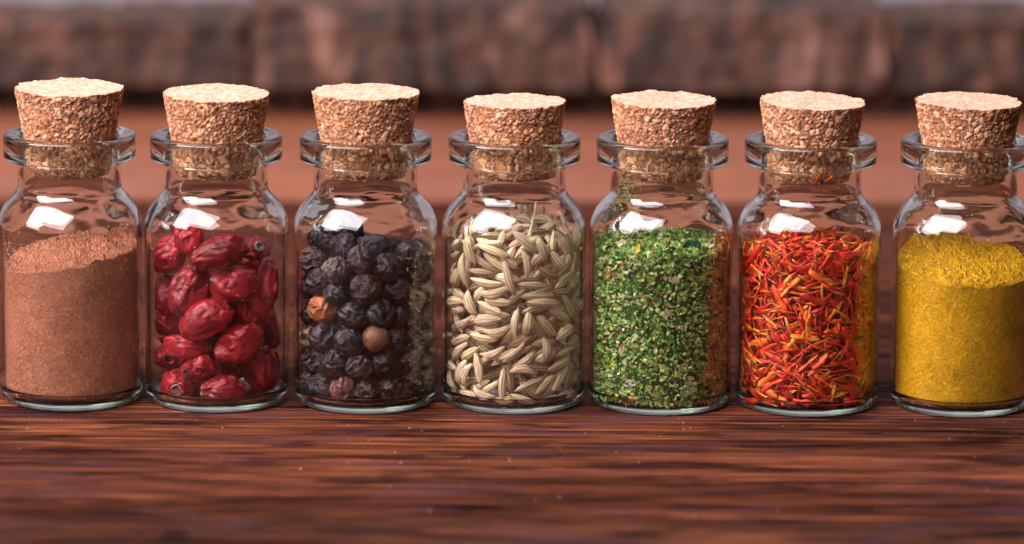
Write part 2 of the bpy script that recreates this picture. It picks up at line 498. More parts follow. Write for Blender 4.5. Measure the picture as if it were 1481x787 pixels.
# ------------------------------------------------------------------ powders
def powder_mesh(name, top_fn, mat, seed, lump, base, specks, R=14.25, z0=1.95):
    seg, ns, ntop = 380, 130, 110
    th = np.arange(seg) / seg * 2 * PI
    ct, st = np.cos(th), np.sin(th)
    zt = top_fn(ct * R, st * R)
    zt = zt + fbm(np.stack([ct * 4, st * 4, ct * 0 + seed], 1), 4, seed) * 1.3
    Vs = [np.stack([ct * r_, st * r_, np.full(seg, z0 + dz)], 1) for r_, dz in
          [(R * .5, 0), (R - 1.9, 0), (R - 1.1, .14), (R - .45, .55), (R - .1, 1.2)]]
    for k in range(ns + 1):
        Vs.append(np.stack([ct * R, st * R, z0 + 1.9 + (zt - z0 - 1.9) * (k / ns)], 1))
    nside = len(Vs)
    for k in range(1, ntop):
        rr = R * (1 - k / ntop)
        Vs.append(np.stack([ct * rr, st * rr, top_fn(ct * rr, st * rr)], 1))
    V = np.concatenate(Vs)
    istop = np.arange(len(V)) >= (nside - 1) * seg
    rad = np.hypot(V[:, 0], V[:, 1])
    Q = V + seed * 11.3
    w1, _, _ = worley(Q * .70, seed); w3, _, _ = worley(Q * 1.7, seed + 3)
    cl = (1 - np.clip(w1, 0, 1)) * .95 * lump * smooth(-.1, .45, fbm(Q * .30, 2, seed + 5))
    cl += (1 - np.clip(w3, 0, 1)) * .60 * lump + fbm(Q * 3.4, 4, seed) * .50 * lump
    V[:, 2] += np.where(istop, (cl - .3 * lump) * np.clip(.35 + (R - rad) / 2.0, 0, 1), 0)
    # side: grains and small gaps against the glass
    sd = fbm(Q * 2.6, 3, seed + 20) * .12 - .05 * smooth(.35, .6, fbm(Q * np.array([1.1, 1.1, .8]), 3, seed + 30))
    k = np.where(istop, 0, sd - .05)
    V[:, 0] += V[:, 0] / np.maximum(rad, 1e-6) * k; V[:, 1] += V[:, 1] / np.maximum(rad, 1e-6) * k
    g = fbm(Q * 3.0, 3, seed + 50)
    C = np.array(base)[None] * (1 + .45 * g[:, None] + .22 * fbm(Q * .25, 2, seed + 51)[:, None])
    hs = _hash(np.floor(V[:, 0] * 5).astype(int), np.floor(V[:, 1] * 5).astype(int), np.floor(V[:, 2] * 5).astype(int), seed)
    for lo, hi, colr in specks:
        m = ((hs > lo) & (hs < hi))[:, None]
        C = np.where(m, C * .35 + np.array(colr) * .65, C)
    n = len(V)
    F = grid_faces(len(Vs), seg)
    V = np.concatenate([V, [[0, 0, z0], [0, 0, V[-seg:, 2].mean()]]]); C = np.concatenate([C, [base, base]])
    a = np.arange(seg); b_ = (a + 1) % seg; o = (len(Vs) - 1) * seg
    return mesh_np(name, V, [F, np.stack([b_, a, np.full(seg, n)], 1), np.stack([a + o, b_ + o, np.full(seg, n + 1)], 1)], mat, True, C)

def chip_mesh():
    V = np.array([[1, 0, 0], [.1, 1, 0], [-1, .1, 0], [0, -1, 0], [.2, .1, .45], [-.1, -.1, -.45]], float)
    F = np.array([[0, 1, 4], [1, 2, 4], [2, 3, 4], [3, 0, 4], [1, 0, 5], [2, 1, 5], [3, 2, 5], [0, 3, 5]])
    return V, F

def rand_rots(n, rng):
    q = rng.normal(size=(n, 4)); q /= np.linalg.norm(q, axis=1)[:, None]
    w, x, y, z = q.T
    return np.stack([np.stack([1 - 2 * (y * y + z * z), 2 * (x * y - z * w), 2 * (x * z + y * w)], 1),
                     np.stack([2 * (x * y + z * w), 1 - 2 * (x * x + z * z), 2 * (y * z - x * w)], 1),
                     np.stack([2 * (x * z - y * w), 2 * (y * z + x * w), 1 - 2 * (x * x + y * y)], 1)], 1)

def tint_pick(rng, n, pal, w):
    pal = np.array(pal); i = rng.choice(len(pal), n, p=np.array(w) / sum(w))
    return pal[i] * rng.uniform(.75, 1.2, (n, 1))

def glass_wall(rng, n, zlo, zhi, th_lo, th_hi):
    """points on the inside skin of the jar between two heights (shoulder and neck included)"""
    prof = [(14.36, 20), (14.36, 37.4), (14.2, 39.0), (13.7, 40.6), (12.85, 42.1), (11.8, 43.4), (10.7, 44.5), (10.05, 45.8), (9.9, 47.2), (9.9, 56)]
    z = rng.uniform(zlo, zhi, n); r = np.interp(z, [p[1] for p in prof], [p[0] for p in prof]) - .09
    th = rng.uniform(th_lo, th_hi, n)
    return np.stack([r * np.cos(th), r * np.sin(th), z], 1)

def dust(name, jar, pts, size, pal, w, mat, rng, **props):
    V, F = chip_mesh(); n = len(pts)
    s = rng.uniform(.5, 1.2, n) * size
    W, G, C = instances(V, F, rand_rots(n, rng) * s[:, None, None], pts, tint_pick(rng, n, pal, w))
    return link(name, mesh_np(name, W, G, mat, False, C), None, (*JARS[jar], 0), kind='stuff', **props)

M_POW1 = tint_mat('brown_powder', .95, .15, grain=(5200, .35), bump_s=(4200, .6, .00018))
M_POW7 = tint_mat('yellow_powder', .95, .15, grain=(5200, .30), bump_s=(4200, .6, .00018))
def top1(x, y):
    return 32.6 + 1.9 * x / 14 + 1.4 * y / 14 + 1.6 * np.exp(-((x - 3) ** 2 + (y - 5) ** 2) / 38) - .9 * smooth(4, 14, -x)
def top7(x, y):
    return 31.8 + 3.2 * y / 14 - .9 * x / 14 + .8 * np.exp(-((x - 2) ** 2 + (y - 6) ** 2) / 40)
link('brown_powder', powder_mesh('brown_powder', top1, M_POW1, 3, 1.2, (.42, .150, .088),
     [(.93, .98, (.15, .05, .03)), (.98, 1, (.85, .50, .35))]), None, (*JARS[0], 0),
     label='fine reddish brown ground spice heaped in the leftmost jar', category='spice powder', kind='stuff')
link('yellow_powder', powder_mesh('yellow_powder', top7, M_POW7, 8, .95, (.60, .29, .008),
     [(.93, .965, (.25, .15, .01)), (.965, .975, (.30, .09, .02)), (.975, 1, (.74, .56, .10))]), None, (*JARS[6], 0),
     label='yellow curry powder heaped in the rightmost jar', category='spice powder', kind='stuff')

# ------------------------------------------------------------------ red rose hips
M_HIP = tint_mat('wrinkled_red_skin', .46, .38, random_ramp=[(0, (.55, .5, .5)), (.5, (.9, .9, .9)), (1, (1.15, 1.1, 1.1))], coat=.04, sss=.12, bump_s=(1300, .45, .0003))
M_CALYX = tint_mat('dry_calyx', .9, .2, bump_s=(3000, .5, .0002))

def hip_mesh(L, W, seed, dents, taper):
    """long axis = +X; calyx at +X end, stalk end at -X"""
    nu, nv = 72, 56
    u = np.arange(nu) / nu * 2 * PI; v = np.linspace(.012, PI - .012, nv)
    U, Vv = np.meshgrid(u, v, indexing='xy')
    d = np.stack([np.cos(Vv), np.sin(Vv) * np.cos(U), np.sin(Vv) * np.sin(U)], -1).reshape(-1, 3)
    t = d[:, 0]
    P = d * np.array([L / 2, W / 2, W / 2 * .92])[None]
    P[:, 1:] *= (1 + taper * t - .12 * np.abs(t) ** 3)[:, None]
    rs = np.random.default_rng(seed)
    Q = d * np.array([1.1, 1.7, 1.7]) + seed * 5.7
    wr = fbm(Q * 1.0 + fbm(Q, 2, seed)[:, None] * .7, 3, seed)
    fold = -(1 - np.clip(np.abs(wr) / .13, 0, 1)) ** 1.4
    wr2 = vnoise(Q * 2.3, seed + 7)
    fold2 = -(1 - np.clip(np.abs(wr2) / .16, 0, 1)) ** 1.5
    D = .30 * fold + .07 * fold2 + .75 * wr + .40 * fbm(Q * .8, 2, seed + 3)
    for k in range(dents):
        c = rs.normal(size=3) * np.array([.5, 1, 1]); c /= np.linalg.norm(c)
        a = np.arccos(np.clip(d @ c, -1, 1)); w = rs.uniform(.35, .6)
        D -= rs.uniform(.6, 1.1) * np.exp(-(a / w) ** 4)
        D += .22 * np.exp(-((a - w * 1.15) / .16) ** 2)
    endc = np.exp(-((1 - t) / .035)) * 1.2
    D = D * (1 - np.exp(-(1 - t) / .05)) - endc * .55 + .35 * np.exp(-((1 - t - .10) / .05) ** 2)
    D += -.5 * np.exp(-((1 + t) / .02))
    P += d * D[:, None] * (W / 7.0)
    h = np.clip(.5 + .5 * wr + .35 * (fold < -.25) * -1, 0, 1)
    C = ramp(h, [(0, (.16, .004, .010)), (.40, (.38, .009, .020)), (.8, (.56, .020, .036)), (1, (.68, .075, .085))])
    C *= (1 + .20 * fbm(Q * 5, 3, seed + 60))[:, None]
    F = grid_faces(nv, nu)
    n = len(P)
    P = np.concatenate([P, [P[:nu].mean(0)], [P[-nu:].mean(0)]]); C = np.concatenate([C, C[:1], C[-1:]])
    a = np.arange(nu); b_ = (a + 1) % nu; o = (nv - 1) * nu
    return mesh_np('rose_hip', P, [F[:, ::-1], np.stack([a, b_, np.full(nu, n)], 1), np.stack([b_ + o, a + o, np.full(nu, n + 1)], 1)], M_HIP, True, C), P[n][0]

def calyx_mesh(seed, dark):
    seg = 20; th = np.arange(seg) / seg * 2 * PI
    rs = np.random.default_rng(seed)
    rows = []
    for r_, x in [(.95, -.25), (1.0, .12), (.82, .32), (.55, .22), (.42, -.05), (.15, -.18)]:
        wob = 1 + .12 * vnoise(np.stack([np.cos(th) * 2 + seed, np.sin(th) * 2, np.full(seg, x)], 1), 4)
        rows.append(np.stack([np.full(seg, x) + rs.normal(size=seg) * .03, np.cos(th) * r_ * wob, np.sin(th) * r_ * wob], 1))
    V = np.concatenate(rows); F = grid_faces(6, seg)[:, ::-1]
    c = np.array([.10, .03, .03]) if dark else np.array([.25, .185, .17])
    C = np.tile(c, (len(V), 1)); C[3 * seg:] *= .35
    caps = [np.arange(seg)[None, :], (np.arange(seg)[::-1] + 5 * seg)[None, :]]
    return mesh_np('calyx', V, [F] + caps, M_CALYX, True, C)

def press_in(o, jx, jy):
    """the skin gives where the fruit leans on the glass or the jar floor"""
    me = o.data; n = len(me.vertices); v = np.empty(n * 3, np.float32); me.vertices.foreach_get('co', v); v = v.reshape(-1, 3) / MM
    Rm = np.array(o.rotation_euler.to_matrix()); L = np.array(o.location) / MM
    w = v @ Rm.T + L - np.array([jx, jy, 0])
    r = np.hypot(w[:, 0], w[:, 1]); lim = RI - .22
    rn = np.where(r > lim - 1.0, lim - 1.0 / (1 + (np.maximum(r - lim + 1.0, 0))), r)
    k = rn / np.maximum(r, 1e-6); w[:, 0] *= k; w[:, 1] *= k
    w[:, 2] = np.where(w[:, 2] < 2.8, 2.8 - .9 * (1 - np.exp(-(2.8 - w[:, 2]) / .9)), w[:, 2])
    v = ((w + np.array([jx, jy, 0]) - L) @ Rm) * MM
    me.vertices.foreach_set('co', v.astype(np.float32).ravel()); me.update()
# x, z in the jar, length, width, direction of the calyx end, depth inside (0 = against the front glass)
HX, HY = JARS[1]
HIPS = [
 (-10.2, 32.0, 10.4, 7.0, (.55, -.45, .62), 0, .05, 'pale glossy red rose hip high on the left with a grey scar at its top'),
 (-5.6, 37.0, 7.6, 6.6, (.2, .3, -.6), 1.5, .0, 'short crumpled red rose hip at the top just under the glass shoulder'),
 (1.2, 34.6, 12.0, 7.2, (.9, .25, .25), .3, .14, 'long red rose hip lying across the top with a pale pointed left tip'),
 (8.2, 33.6, 6.8, 6.0, (.3, -.75, .35), 5.0, .0, 'dark red rose hip with a grey scar behind the topmost long one'),
 (-5.8, 25.9, 11.6, 8.2, (.35, .2, .9), .2, .10, 'large pinkish red rose hip standing tilted in the left middle with creases'),
 (4.5, 27.2, 11.2, 8.4, (-.95, .1, .15), .2, .0, 'plump oval red rose hip with a big round dimple in the upper middle'),
 (-12.0, 22.6, 8.2, 5.6, (-.2, .3, .8), .6, .0, 'crumpled red rose hip squeezed against the left glass below the pale one'),
 (11.0, 25.6, 11.0, 5.6, (.1, .4, .9), 1.0, .0, 'dark shrivelled rose hip upright against the right glass near the top'),
 (-1.8, 19.8, 12.4, 7.6, (.85, .1, .45), .0, .10, 'pinkish red rose hip slanting up to the right at mid height'),
 (5.0, 14.3, 11.6, 8.0, (-.75, .2, -.5), .0, -.05, 'large dark red rose hip with a long ridge right of the middle'),
 (-6.4, 13.6, 11.4, 5.4, (.95, .25, -.1), .3, .12, 'narrow bright red rose hip lying level with a pointed left end'),
 (-11.4, 16.8, 6.2, 5.8, (-.5, -.3, .3), 1.4, .0, 'small dark rose hip at the left glass above the narrow level one'),
 (-11.2, 9.3, 6.4, 6.0, (.25, -.95, .05), .9, .0, 'dark rose hip at the lower left with an open hole facing out'),
 (-3.2, 8.9, 7.6, 6.0, (-.7, -.7, -.05), .8, .05, 'small pinkish rose hip with a round hole above the two bottom ones'),
 (-7.9, 4.3, 8.0, 7.8, (-.05, -1, .05), .3, .0, 'round rose hip on the jar floor with a grey scar facing the viewer'),
 (2.0, 4.1, 9.8, 7.6, (-.98, -.1, -.05), .3, -.04, 'lying rose hip on the jar floor with a grey scar at its left end'),
 (10.0, 6.9, 11.4, 7.6, (-.05, -.2, 1), 1.0, .0, 'large very dark rose hip upright at the lower right glass'),
 (12.0, 15.6, 9.4, 5.4, (.1, .3, -.9), 1.2, .0, 'thin dark rose hip against the right glass at mid height'),
]
hip_centres = []
for i, (x, z, L, W, dr, back, tp, lab) in enumerate(HIPS):
    dn = Vector(dr).normalized()
    rr = RI - .25 - max(math.sqrt((L / 2 * dn.y) ** 2 + (W / 2) ** 2 * (1 - dn.y ** 2)), W / 2) * .96
    xx = max(-rr + .02, min(rr - .02, x))
    y = -math.sqrt(max(rr * rr - xx * xx, 0.0)) + back
    e, tip = hip_mesh(L, W, 101 + i * 7, 1 if i in (5, 9, 8) else RNG.integers(1, 4), tp)
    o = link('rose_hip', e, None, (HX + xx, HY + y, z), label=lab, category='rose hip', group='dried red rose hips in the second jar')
    q = Vector(dr).normalized().to_track_quat('X', 'Z')
    o.rotation_euler = (q @ Matrix.Rotation(RNG.uniform(0, 6.28) if i != 5 else 0, 3, 'X').to_quaternion()).to_euler()
    press_in(o, HX, HY)
    hip_centres.append((xx, y, z, max(W, (L + W) / 2) / 2))
    tp_ = e.vertices[72 * 56].co / MM
    c = link('calyx', calyx_mesh(i, i in (6, 8, 12, 13)), o, (tp_.x + .42, tp_.y, tp_.z))
    c.scale = (1.1, 1.1, 1.1)
    if i not in (0, 3, 14, 15): c.scale = (.8, .8, .8)
# the ones behind: settled spheres that leave the front row alone
rng = np.random.default_rng(5)
n = 24
fixed = np.array(hip_centres)
P = np.stack([rng.uniform(-9, 9, n), rng.uniform(-4, 9, n), rng.uniform(6, 46, n)], 1); Rr = rng.uniform(3.5, 4.2, n)
for it in range(500):
    P[:, 2] -= .06
    A = np.concatenate([P, fixed[:, :3]]); RA = np.concatenate([Rr, fixed[:, 3] * .9])
    d = P[:, None] - A[None]; L = np.linalg.norm(d, axis=2) + 1e-6
    ov = np.clip(Rr[:, None] + RA[None] - L, 0, None); ov[np.arange(n), np.arange(n)] = 0
    P += (d / L[..., None] * ov[..., None] * .35).sum(1)
    r = np.hypot(P[:, 0], P[:, 1]); m = r > RI - .3 - Rr
    k = np.where(m, (RI - .3 - Rr) / np.maximum(r, 1e-6), 1); P[:, 0] *= k; P[:, 1] *= k
    P[:, 2] = np.maximum(P[:, 2], 1.85 + Rr)
for i in range(n):
    if P[i, 2] > 37: continue
    e, tip = hip_mesh(Rr[i] * 2.45, Rr[i] * 1.8, 400 + i * 3, 2, 0)
    o = link('rose_hip', e, None, (HX + P[i, 0], HY + P[i, 1], P[i, 2]), label='dark red rose hip deep in the second jar, mostly hidden behind the front ones',
             category='rose hip', group='dried red rose hips in the second jar')
    o.rotation_euler = (rng.uniform(0, 6), rng.uniform(0, 6), rng.uniform(0, 6))
    press_in(o, HX, HY)
    tp_ = e.vertices[72 * 56].co / MM
    link('calyx', calyx_mesh(60 + i, True), o, (tp_.x, tp_.y, tp_.z))

# ------------------------------------------------------------------ peppercorns
M_PEP = tint_mat('peppercorn_skin', .55, .3, random_ramp=[(0, (.55, .5, .6)), (.45, (1, 1, 1)), (.85, (1.15, 1.1, 1.15)), (1, (1.9, 1.6, 1.5))], bump_s=(3000, .3, .0001))
M_PEPX = tint_mat('odd_peppercorn_skin', .55, .4, bump_s=(3000, .3, .0001))
def pep_mesh(seed, base, ridge, cell=1.0, depth=1.0, veins=0, r=2.7):
    nu, nv = 72, 46
    u = np.arange(nu) / nu * 2 * PI; v = np.linspace(.03, PI - .03, nv)
    U, Vv = np.meshgrid(u, v, indexing='xy')
    d = np.stack([np.cos(U) * np.sin(Vv), np.sin(U) * np.sin(Vv), np.cos(Vv)], -1).reshape(-1, 3)
    Q = d * 1.25 * cell + seed * 3.37
    Q = Q + np.stack([vnoise(Q * 1.3, 5), vnoise(Q * 1.3, 6), vnoise(Q * 1.3, 7)], 1) * .6
    f1, f2, cid = worley(Q, seed)
    e = f2 - f1
    rid = np.exp(-(e / .055) ** 2)
    D = -.36 * smooth(.02, .45, e) * depth + .16 * rid * depth + .16 * fbm(d * 1.3 + seed, 2, seed + 3) + .05 * fbm(d * 5 + seed, 3, seed)
    if veins:
        vn = np.abs(vnoise(d * np.array([9, 9, 2.2]) + seed, 3)); D = .10 * fbm(d * 1.4 + seed, 2, seed) + .05 * (1 - np.clip(vn / .2, 0, 1)); rid = 1 - np.clip(vn / .2, 0, 1)
    P = d * (r + D)[:, None]
    k = np.clip(rid * .9 + .25 * fbm(d * 3 + seed, 3, seed + 8), 0, 1)[:, None]
    C = np.array(base) * (1 - k) + np.array(ridge) * k
    n = len(P); P = np.concatenate([P, [P[:nu].mean(0)], [P[-nu:].mean(0)]]); C = np.concatenate([C, C[:1], C[-1:]])
    a = np.arange(nu); b_ = (a + 1) % nu; o = (nv - 1) * nu
    return P, grid_faces(nv, nu)[:, ::-1], [np.stack([a, b_, np.full(nu, n)], 1), np.stack([b_ + o, a + o, np.full(nu, n + 1)], 1)], C
def pep_me(seed, base, ridge, mat, **k):
    P, F, T, C = pep_mesh(seed, base, ridge, **k)
    return mesh_np('peppercorn', P, [F] + T, mat, True, C)
PEPS = [pep_me(20 + i * 3, (.013, .007, .011), (.125, .078, .085), M_PEP, cell=RNG.uniform(.85, 1.25), depth=RNG.uniform(.8, 1.3)) for i in range(14)]
rng = np.random.default_rng(12)
n = 128
P = np.stack([rng.uniform(-9, 9, n), rng.uniform(-9, 9, n), rng.uniform(5, 70, n)], 1)
P[:, 2] = np.sort(P[:, 2])
Rr = np.clip(rng.normal(3.0, .22, n), 2.4, 3.45)
for it in range(650):
    P[:, 2] -= .10 if it < 450 else .03
    d = P[:, None] - P[None]; L = np.linalg.norm(d, axis=2) + 1e-6
    ov = np.clip((Rr[:, None] + Rr[None]) * .985 - L, 0, None); np.fill_diagonal(ov, 0)
    P += (d / L[..., None] * ov[..., None] * .38).sum(1)
    r = np.hypot(P[:, 0], P[:, 1]); lim = RI - .05 - Rr; m = r > lim
    k = np.where(m, lim / np.maximum(r, 1e-6), 1); P[:, 0] *= k; P[:, 1] *= k
    P[:, 2] = np.maximum(P[:, 2], 1.85 + Rr)
print('pepper top', P[:, 2].max(), np.sort(P[:, 2])[-12:])
odd = [  # x, z, spec, label
 (.7, 17.3, dict(base=(.22, .080, .040), ridge=(.36, .16, .09), veins=1), 'smooth light brown peppercorn with fine veins, lower middle of the third jar'),
 (-12.4, 22.0, dict(base=(.36, .095, .03), ridge=(.50, .20, .10), depth=.7), 'orange brown peppercorn against the left glass of the third jar'),
 (-11.6, 15.6, dict(base=(.13, .055, .03), ridge=(.48, .28, .15), depth=1.5, cell=.8), 'split peppercorn with tan torn skin at the lower left glass'),
 (-2.8, 5.0, dict(base=(.11, .028, .026), ridge=(.26, .10, .09), depth=.9, cell=.9), 'reddish brown dented peppercorn on the floor of the third jar'),
 (11.2, 21.4, dict(base=(.30, .18, .07), ridge=(.50, .34, .18), depth=.5, r=1.9), 'small yellowish peppercorn against the right glass of the third jar'),
 (-9.8, 4.8, dict(base=(.045, .024, .026), ridge=(.30, .19, .18), depth=1.3, cell=1.3), 'peppercorn with pale net of wrinkles at the bottom left of the third jar'),
 (-9.6, 34.0, dict(base=(.060, .034, .036), ridge=(.33, .20, .195), depth=1.3, cell=1.5), 'pale mauve knobbly peppercorn at the top left of the third jar'),
 (-5.2, 33.0, dict(base=(.065, .036, .042), ridge=(.32, .19, .195), depth=1.3, cell=1.1), 'pale mauve hollow-sided peppercorn right of the knobbly top left one'),
]
front = {}
for k, (x, z, sp, lab) in enumerate(odd):
    sc = np.hypot(P[:, 0] - x, P[:, 2] - z) + np.where(P[:, 1] > -np.sqrt(np.clip((RI - 2.8) ** 2 - P[:, 0] ** 2, 0, None)) + 1.2, 50, 0)
    for j in front: sc[j] = 1e9
    front[int(np.argmin(sc))] = k
for i in range(n):
    loc = (JARS[2][0] + P[i, 0], JARS[2][1] + P[i, 1], P[i, 2])
    if i in front:
        x, z, sp, lab = odd[front[i]]
        me = pep_me(300 + i, mat=M_PEPX, **sp)
    else:
        me = PEPS[i % len(PEPS)]
        lab = 'wrinkled black peppercorn among its lookalikes in the third jar'
    o = link('peppercorn', me, None, loc, label=lab, category='peppercorn', group='black peppercorns filling the third jar')
    o.scale = (Rr[i] / 2.7,) * 3
    o.rotation_euler = tuple(rng.uniform(0, 6.28, 3))
# crumbled husks lying between the corns on the right
pts = []
for k in range(90):
    th = rng.uniform(-.9, .1); pts.append((13.9 * math.cos(th), 13.9 * math.sin(th), rng.uniform(2.5, 34)))
dust('husk_crumbs', 2, np.array(pts), .55, [(.25, .13, .06), (.10, .05, .03), (.45, .30, .16)], [3, 4, 2], M_PEPX, rng,
     label='brown husk crumbs pressed to the right glass of the third jar', category='husk crumbs')

# ------------------------------------------------------------------ fennel seeds
M_FEN = tint_mat('fennel_husk', .62, .35, random_ramp=[(0, (.50, .38, .33)), (.12, (.72, .55, .52)), (.25, (.9, .78, .74)), (.4, (1.0, .92, .84)), (.6, (1.05, .98, .84)), (.8, (.90, .86, .64)), (1, (1.15, 1.05, .98))])
def seed_shape(L, W, bend, sd):
    nu, nv = 28, 15
    u = np.arange(nu) / nu * 2 * PI; t = np.linspace(0, 1, nv)
    prof = np.sin(np.clip(t, 0, 1) * PI) ** .62
    prof = np.maximum(prof, .10); prof[-1] = .06; prof[-2] = max(.22, prof[-2] * .55)
    T, U = np.meshgrid(t, u, indexing='ij')
    rid = np.cos(U * 7)                                    # fine pale ribs
    rad = (W / 2) * prof[:, None] * (1 + .10 * rid)
    x = (T - .5) * L; y = rad * np.cos(U); z = rad * np.sin(U) * .72
    z = z + bend * (1 - (2 * T - 1) ** 2)
    y = y + .12 * L * .1 * np.sin(T * 6 + sd)
    V = np.stack([x, y, z], -1).reshape(-1, 3)
    k = np.clip(.5 + .5 * rid, 0, 1).reshape(-1)[:, None] ** .75
    C = np.array([.42, .28, .19]) * (1 - k) + np.array([.88, .70, .53]) * k
    tt = T.reshape(-1)[:, None]
    C = C * (1 - .35 * (tt > .9)) * (1 + .12 * fbm(V * 1.2 + sd, 2, 3)[:, None])
    F = grid_faces(nv, nu)
    caps = [np.arange(nu)[None, :], (np.arange(nu)[::-1] + (nv - 1) * nu)[None, :]]
    return V, F, caps, C
FENS = []
for i in range(14):
    L = RNG.uniform(5.6, 9.0); W = RNG.uniform(1.45, 2.2)
    V, F, caps, C = seed_shape(L, W, RNG.uniform(-.3, .8) if i % 3 else RNG.uniform(.9, 1.7), i)
    FENS.append((mesh_np('fennel_seed', V, [F] + caps, M_FEN, True, C), L, W, V, F, C))

def pack_rods(rng, lens, gap, layers, top_fn, zlo, tries, ztop_layers, maxr, lean=1.0):
    """rods laid against the wall in shells, then over the top; returns centre, axis, normal, kind, outer"""
    out = []; S = np.zeros((0, 3)); SL = []
    ks = np.array([-.42, -.21, 0, .21, .42])
    def attempt(c, a, nrm, k, g, tag):
        nonlocal S
        pts = c[None] + a[None] * (ks * lens[k])[:, None]
        if np.hypot(pts[:, 0], pts[:, 1]).max() > maxr: return False
        if len(S):
            d = S[None] - pts[:, None]
            if (np.einsum('ijk,ijk->ij', d, d)).min() < g * g: return False
        S = np.concatenate([S, pts]); out.append((c, a, nrm, k, tag)); return True
    for li, (rad, g, nt_) in enumerate(layers):
        for _ in range(nt_):
            th = rng.uniform(-PI, PI); z = rng.uniform(zlo, 40)
            c = np.array([rad * math.cos(th), rad * math.sin(th), z])
            if z > top_fn(c[0], c[1]) - .6: continue
            tan = np.array([-math.sin(th), math.cos(th), 0]); nr = np.array([math.cos(th), math.sin(th), 0])
            al = rng.normal(0, .95) if rng.random() < .8 else rng.uniform(-PI, PI)
            a = tan * math.cos(al) + np.array([0, 0, 1.0]) * math.sin(al) + nr * rng.normal(0, .10 * lean)
            a /= np.linalg.norm(a); k = rng.integers(len(lens))
            # keep the ends inside: pull in by the sagitta
            s = (lens[k] * .42 * math.cos(al)) ** 2 / (2 * rad); c2 = c - nr * s
            if c2[2] - abs(a[2]) * lens[k] * .5 < 1.95: continue
            attempt(c2, a, nr, k, g, li)
    for dz, g, nt_ in ztop_layers:
        for _ in range(nt_):
            r = maxr * math.sqrt(rng.random()) * .97; th = rng.uniform(-PI, PI)
            x, y = r * math.cos(th), r * math.sin(th)
            c = np.array([x, y, top_fn(x, y) - dz + rng.normal(0, .3)])
            th = rng.uniform(-PI, PI); a = np.array([math.cos(th), math.sin(th), rng.normal(0, .28) * lean]); a /= np.linalg.norm(a)
            attempt(c, a, np.array([0, 0, 1.0]), rng.integers(len(lens)), g, 0 if dz < 1 else 9)
    return out

def frame(a, nrm):
    z = nrm - a * (nrm @ a); z /= np.linalg.norm(z) + 1e-9
    y = np.cross(z, a)
    return np.stack([a, y, z], 1)

rng = np.random.default_rng(21)
def topf(x, y): return 37.6 + .9 * np.exp(-((x - 2) ** 2 + (y - 3) ** 2) / 60) + .5 * math.sin(x * .6)
lens = [f[1] for f in FENS]
rods = pack_rods(rng, lens, 0, [(13.1, 1.28, 9000), (11.8, 1.3, 5200), (10.2, 1.5, 2600), (8.2, 1.9, 900)], topf, 2.4, 0, [(.2, 1.45, 900), (1.6, 1.5, 700), (3.2, 1.7, 400)], 13.35)
def seen_rank(r):
    c, a, nrm, k, tag = r
    rad = math.hypot(c[0], c[1])
    vis = (-c[1]) * 1.0 + (6 if tag == 0 else 0) - (0 if tag < 2 else 9) + (8 if c[2] > 35 else 0) + rad * .3
    return -vis
rods.sort(key=seen_rank)
print('fennel rods', len(rods))
JF = JARS[3]
rest = []
for i, (c, a, nrm, k, tag) in enumerate(rods):
    Mx = frame(a, nrm)
    # roll the seed about its own length
    ro = rng.uniform(-.9, .9); Mx = Mx @ np.array([[1, 0, 0], [0, math.cos(ro), -math.sin(ro)], [0, math.sin(ro), math.cos(ro)]])
    if i < 298:
        o = link('fennel_seed', FENS[k][0], None, (JF[0] + c[0], JF[1] + c[1], c[2]), label='pale ribbed fennel seed among its lookalikes in the middle jar',
                 category='fennel seed', group='fennel seeds filling the middle jar')
        o.rotation_euler = Matrix(Mx.tolist()).to_euler()
    else: rest.append((Mx, c, k))
parts = []
for Mx, c, k in rest:
    V, F, C = FENS[k][3:]
    t = rng.uniform(.75, 1.1)
    parts.append((V @ Mx.T + c, F, C * t * np.array([1, rng.uniform(.85, 1), rng.uniform(.7, 1)])))
V, F, C = join(parts)
M_FEN2 = tint_mat('fennel_husk_plain', .62, .35)
link('fennel_seeds', mesh_np('fennel_seeds', V, F, M_FEN2, True, C), None, (*JF, 0), kind='stuff', label='fennel seeds packed deeper in the middle jar', category='fennel seeds')

def tube(path, radii, seg=10):
    path = np.array(path, float); n = len(path); Vs = []
    t = np.gradient(path, axis=0); t /= np.linalg.norm(t, axis=1)[:, None]
    up = np.array([.3, 1, .2]); 
    for i in range(n):
        x = np.cross(t[i], up); x /= np.linalg.norm(x); y = np.cross(t[i], x)
        th = np.arange(seg) / seg * 2 * PI
        Vs.append(path[i] + radii[i] * (np.cos(th)[:, None] * x + np.sin(th)[:, None] * y))
    V = np.concatenate(Vs)
    return V, [grid_faces(n, seg), np.arange(seg)[None, ::-1], (np.arange(seg) + (n - 1) * seg)[None, :]]
V, Fs = tube([(3.2, -7.5, 37.0), (3.3, -7.6, 38.4), (3.9, -7.9, 41), (4.4, -8.1, 43.6), (4.6, -8.2, 45.4)], [.75, .5, .24, .2, .16])
st = link('fennel_stalk', mesh_np('fennel_stalk', V, Fs, M_FEN2, True, np.tile([.72, .58, .36], (len(V), 1))), None, (*JF, 0),
          label='thin straw-coloured stalk standing up out of the fennel seeds', category='stalk')

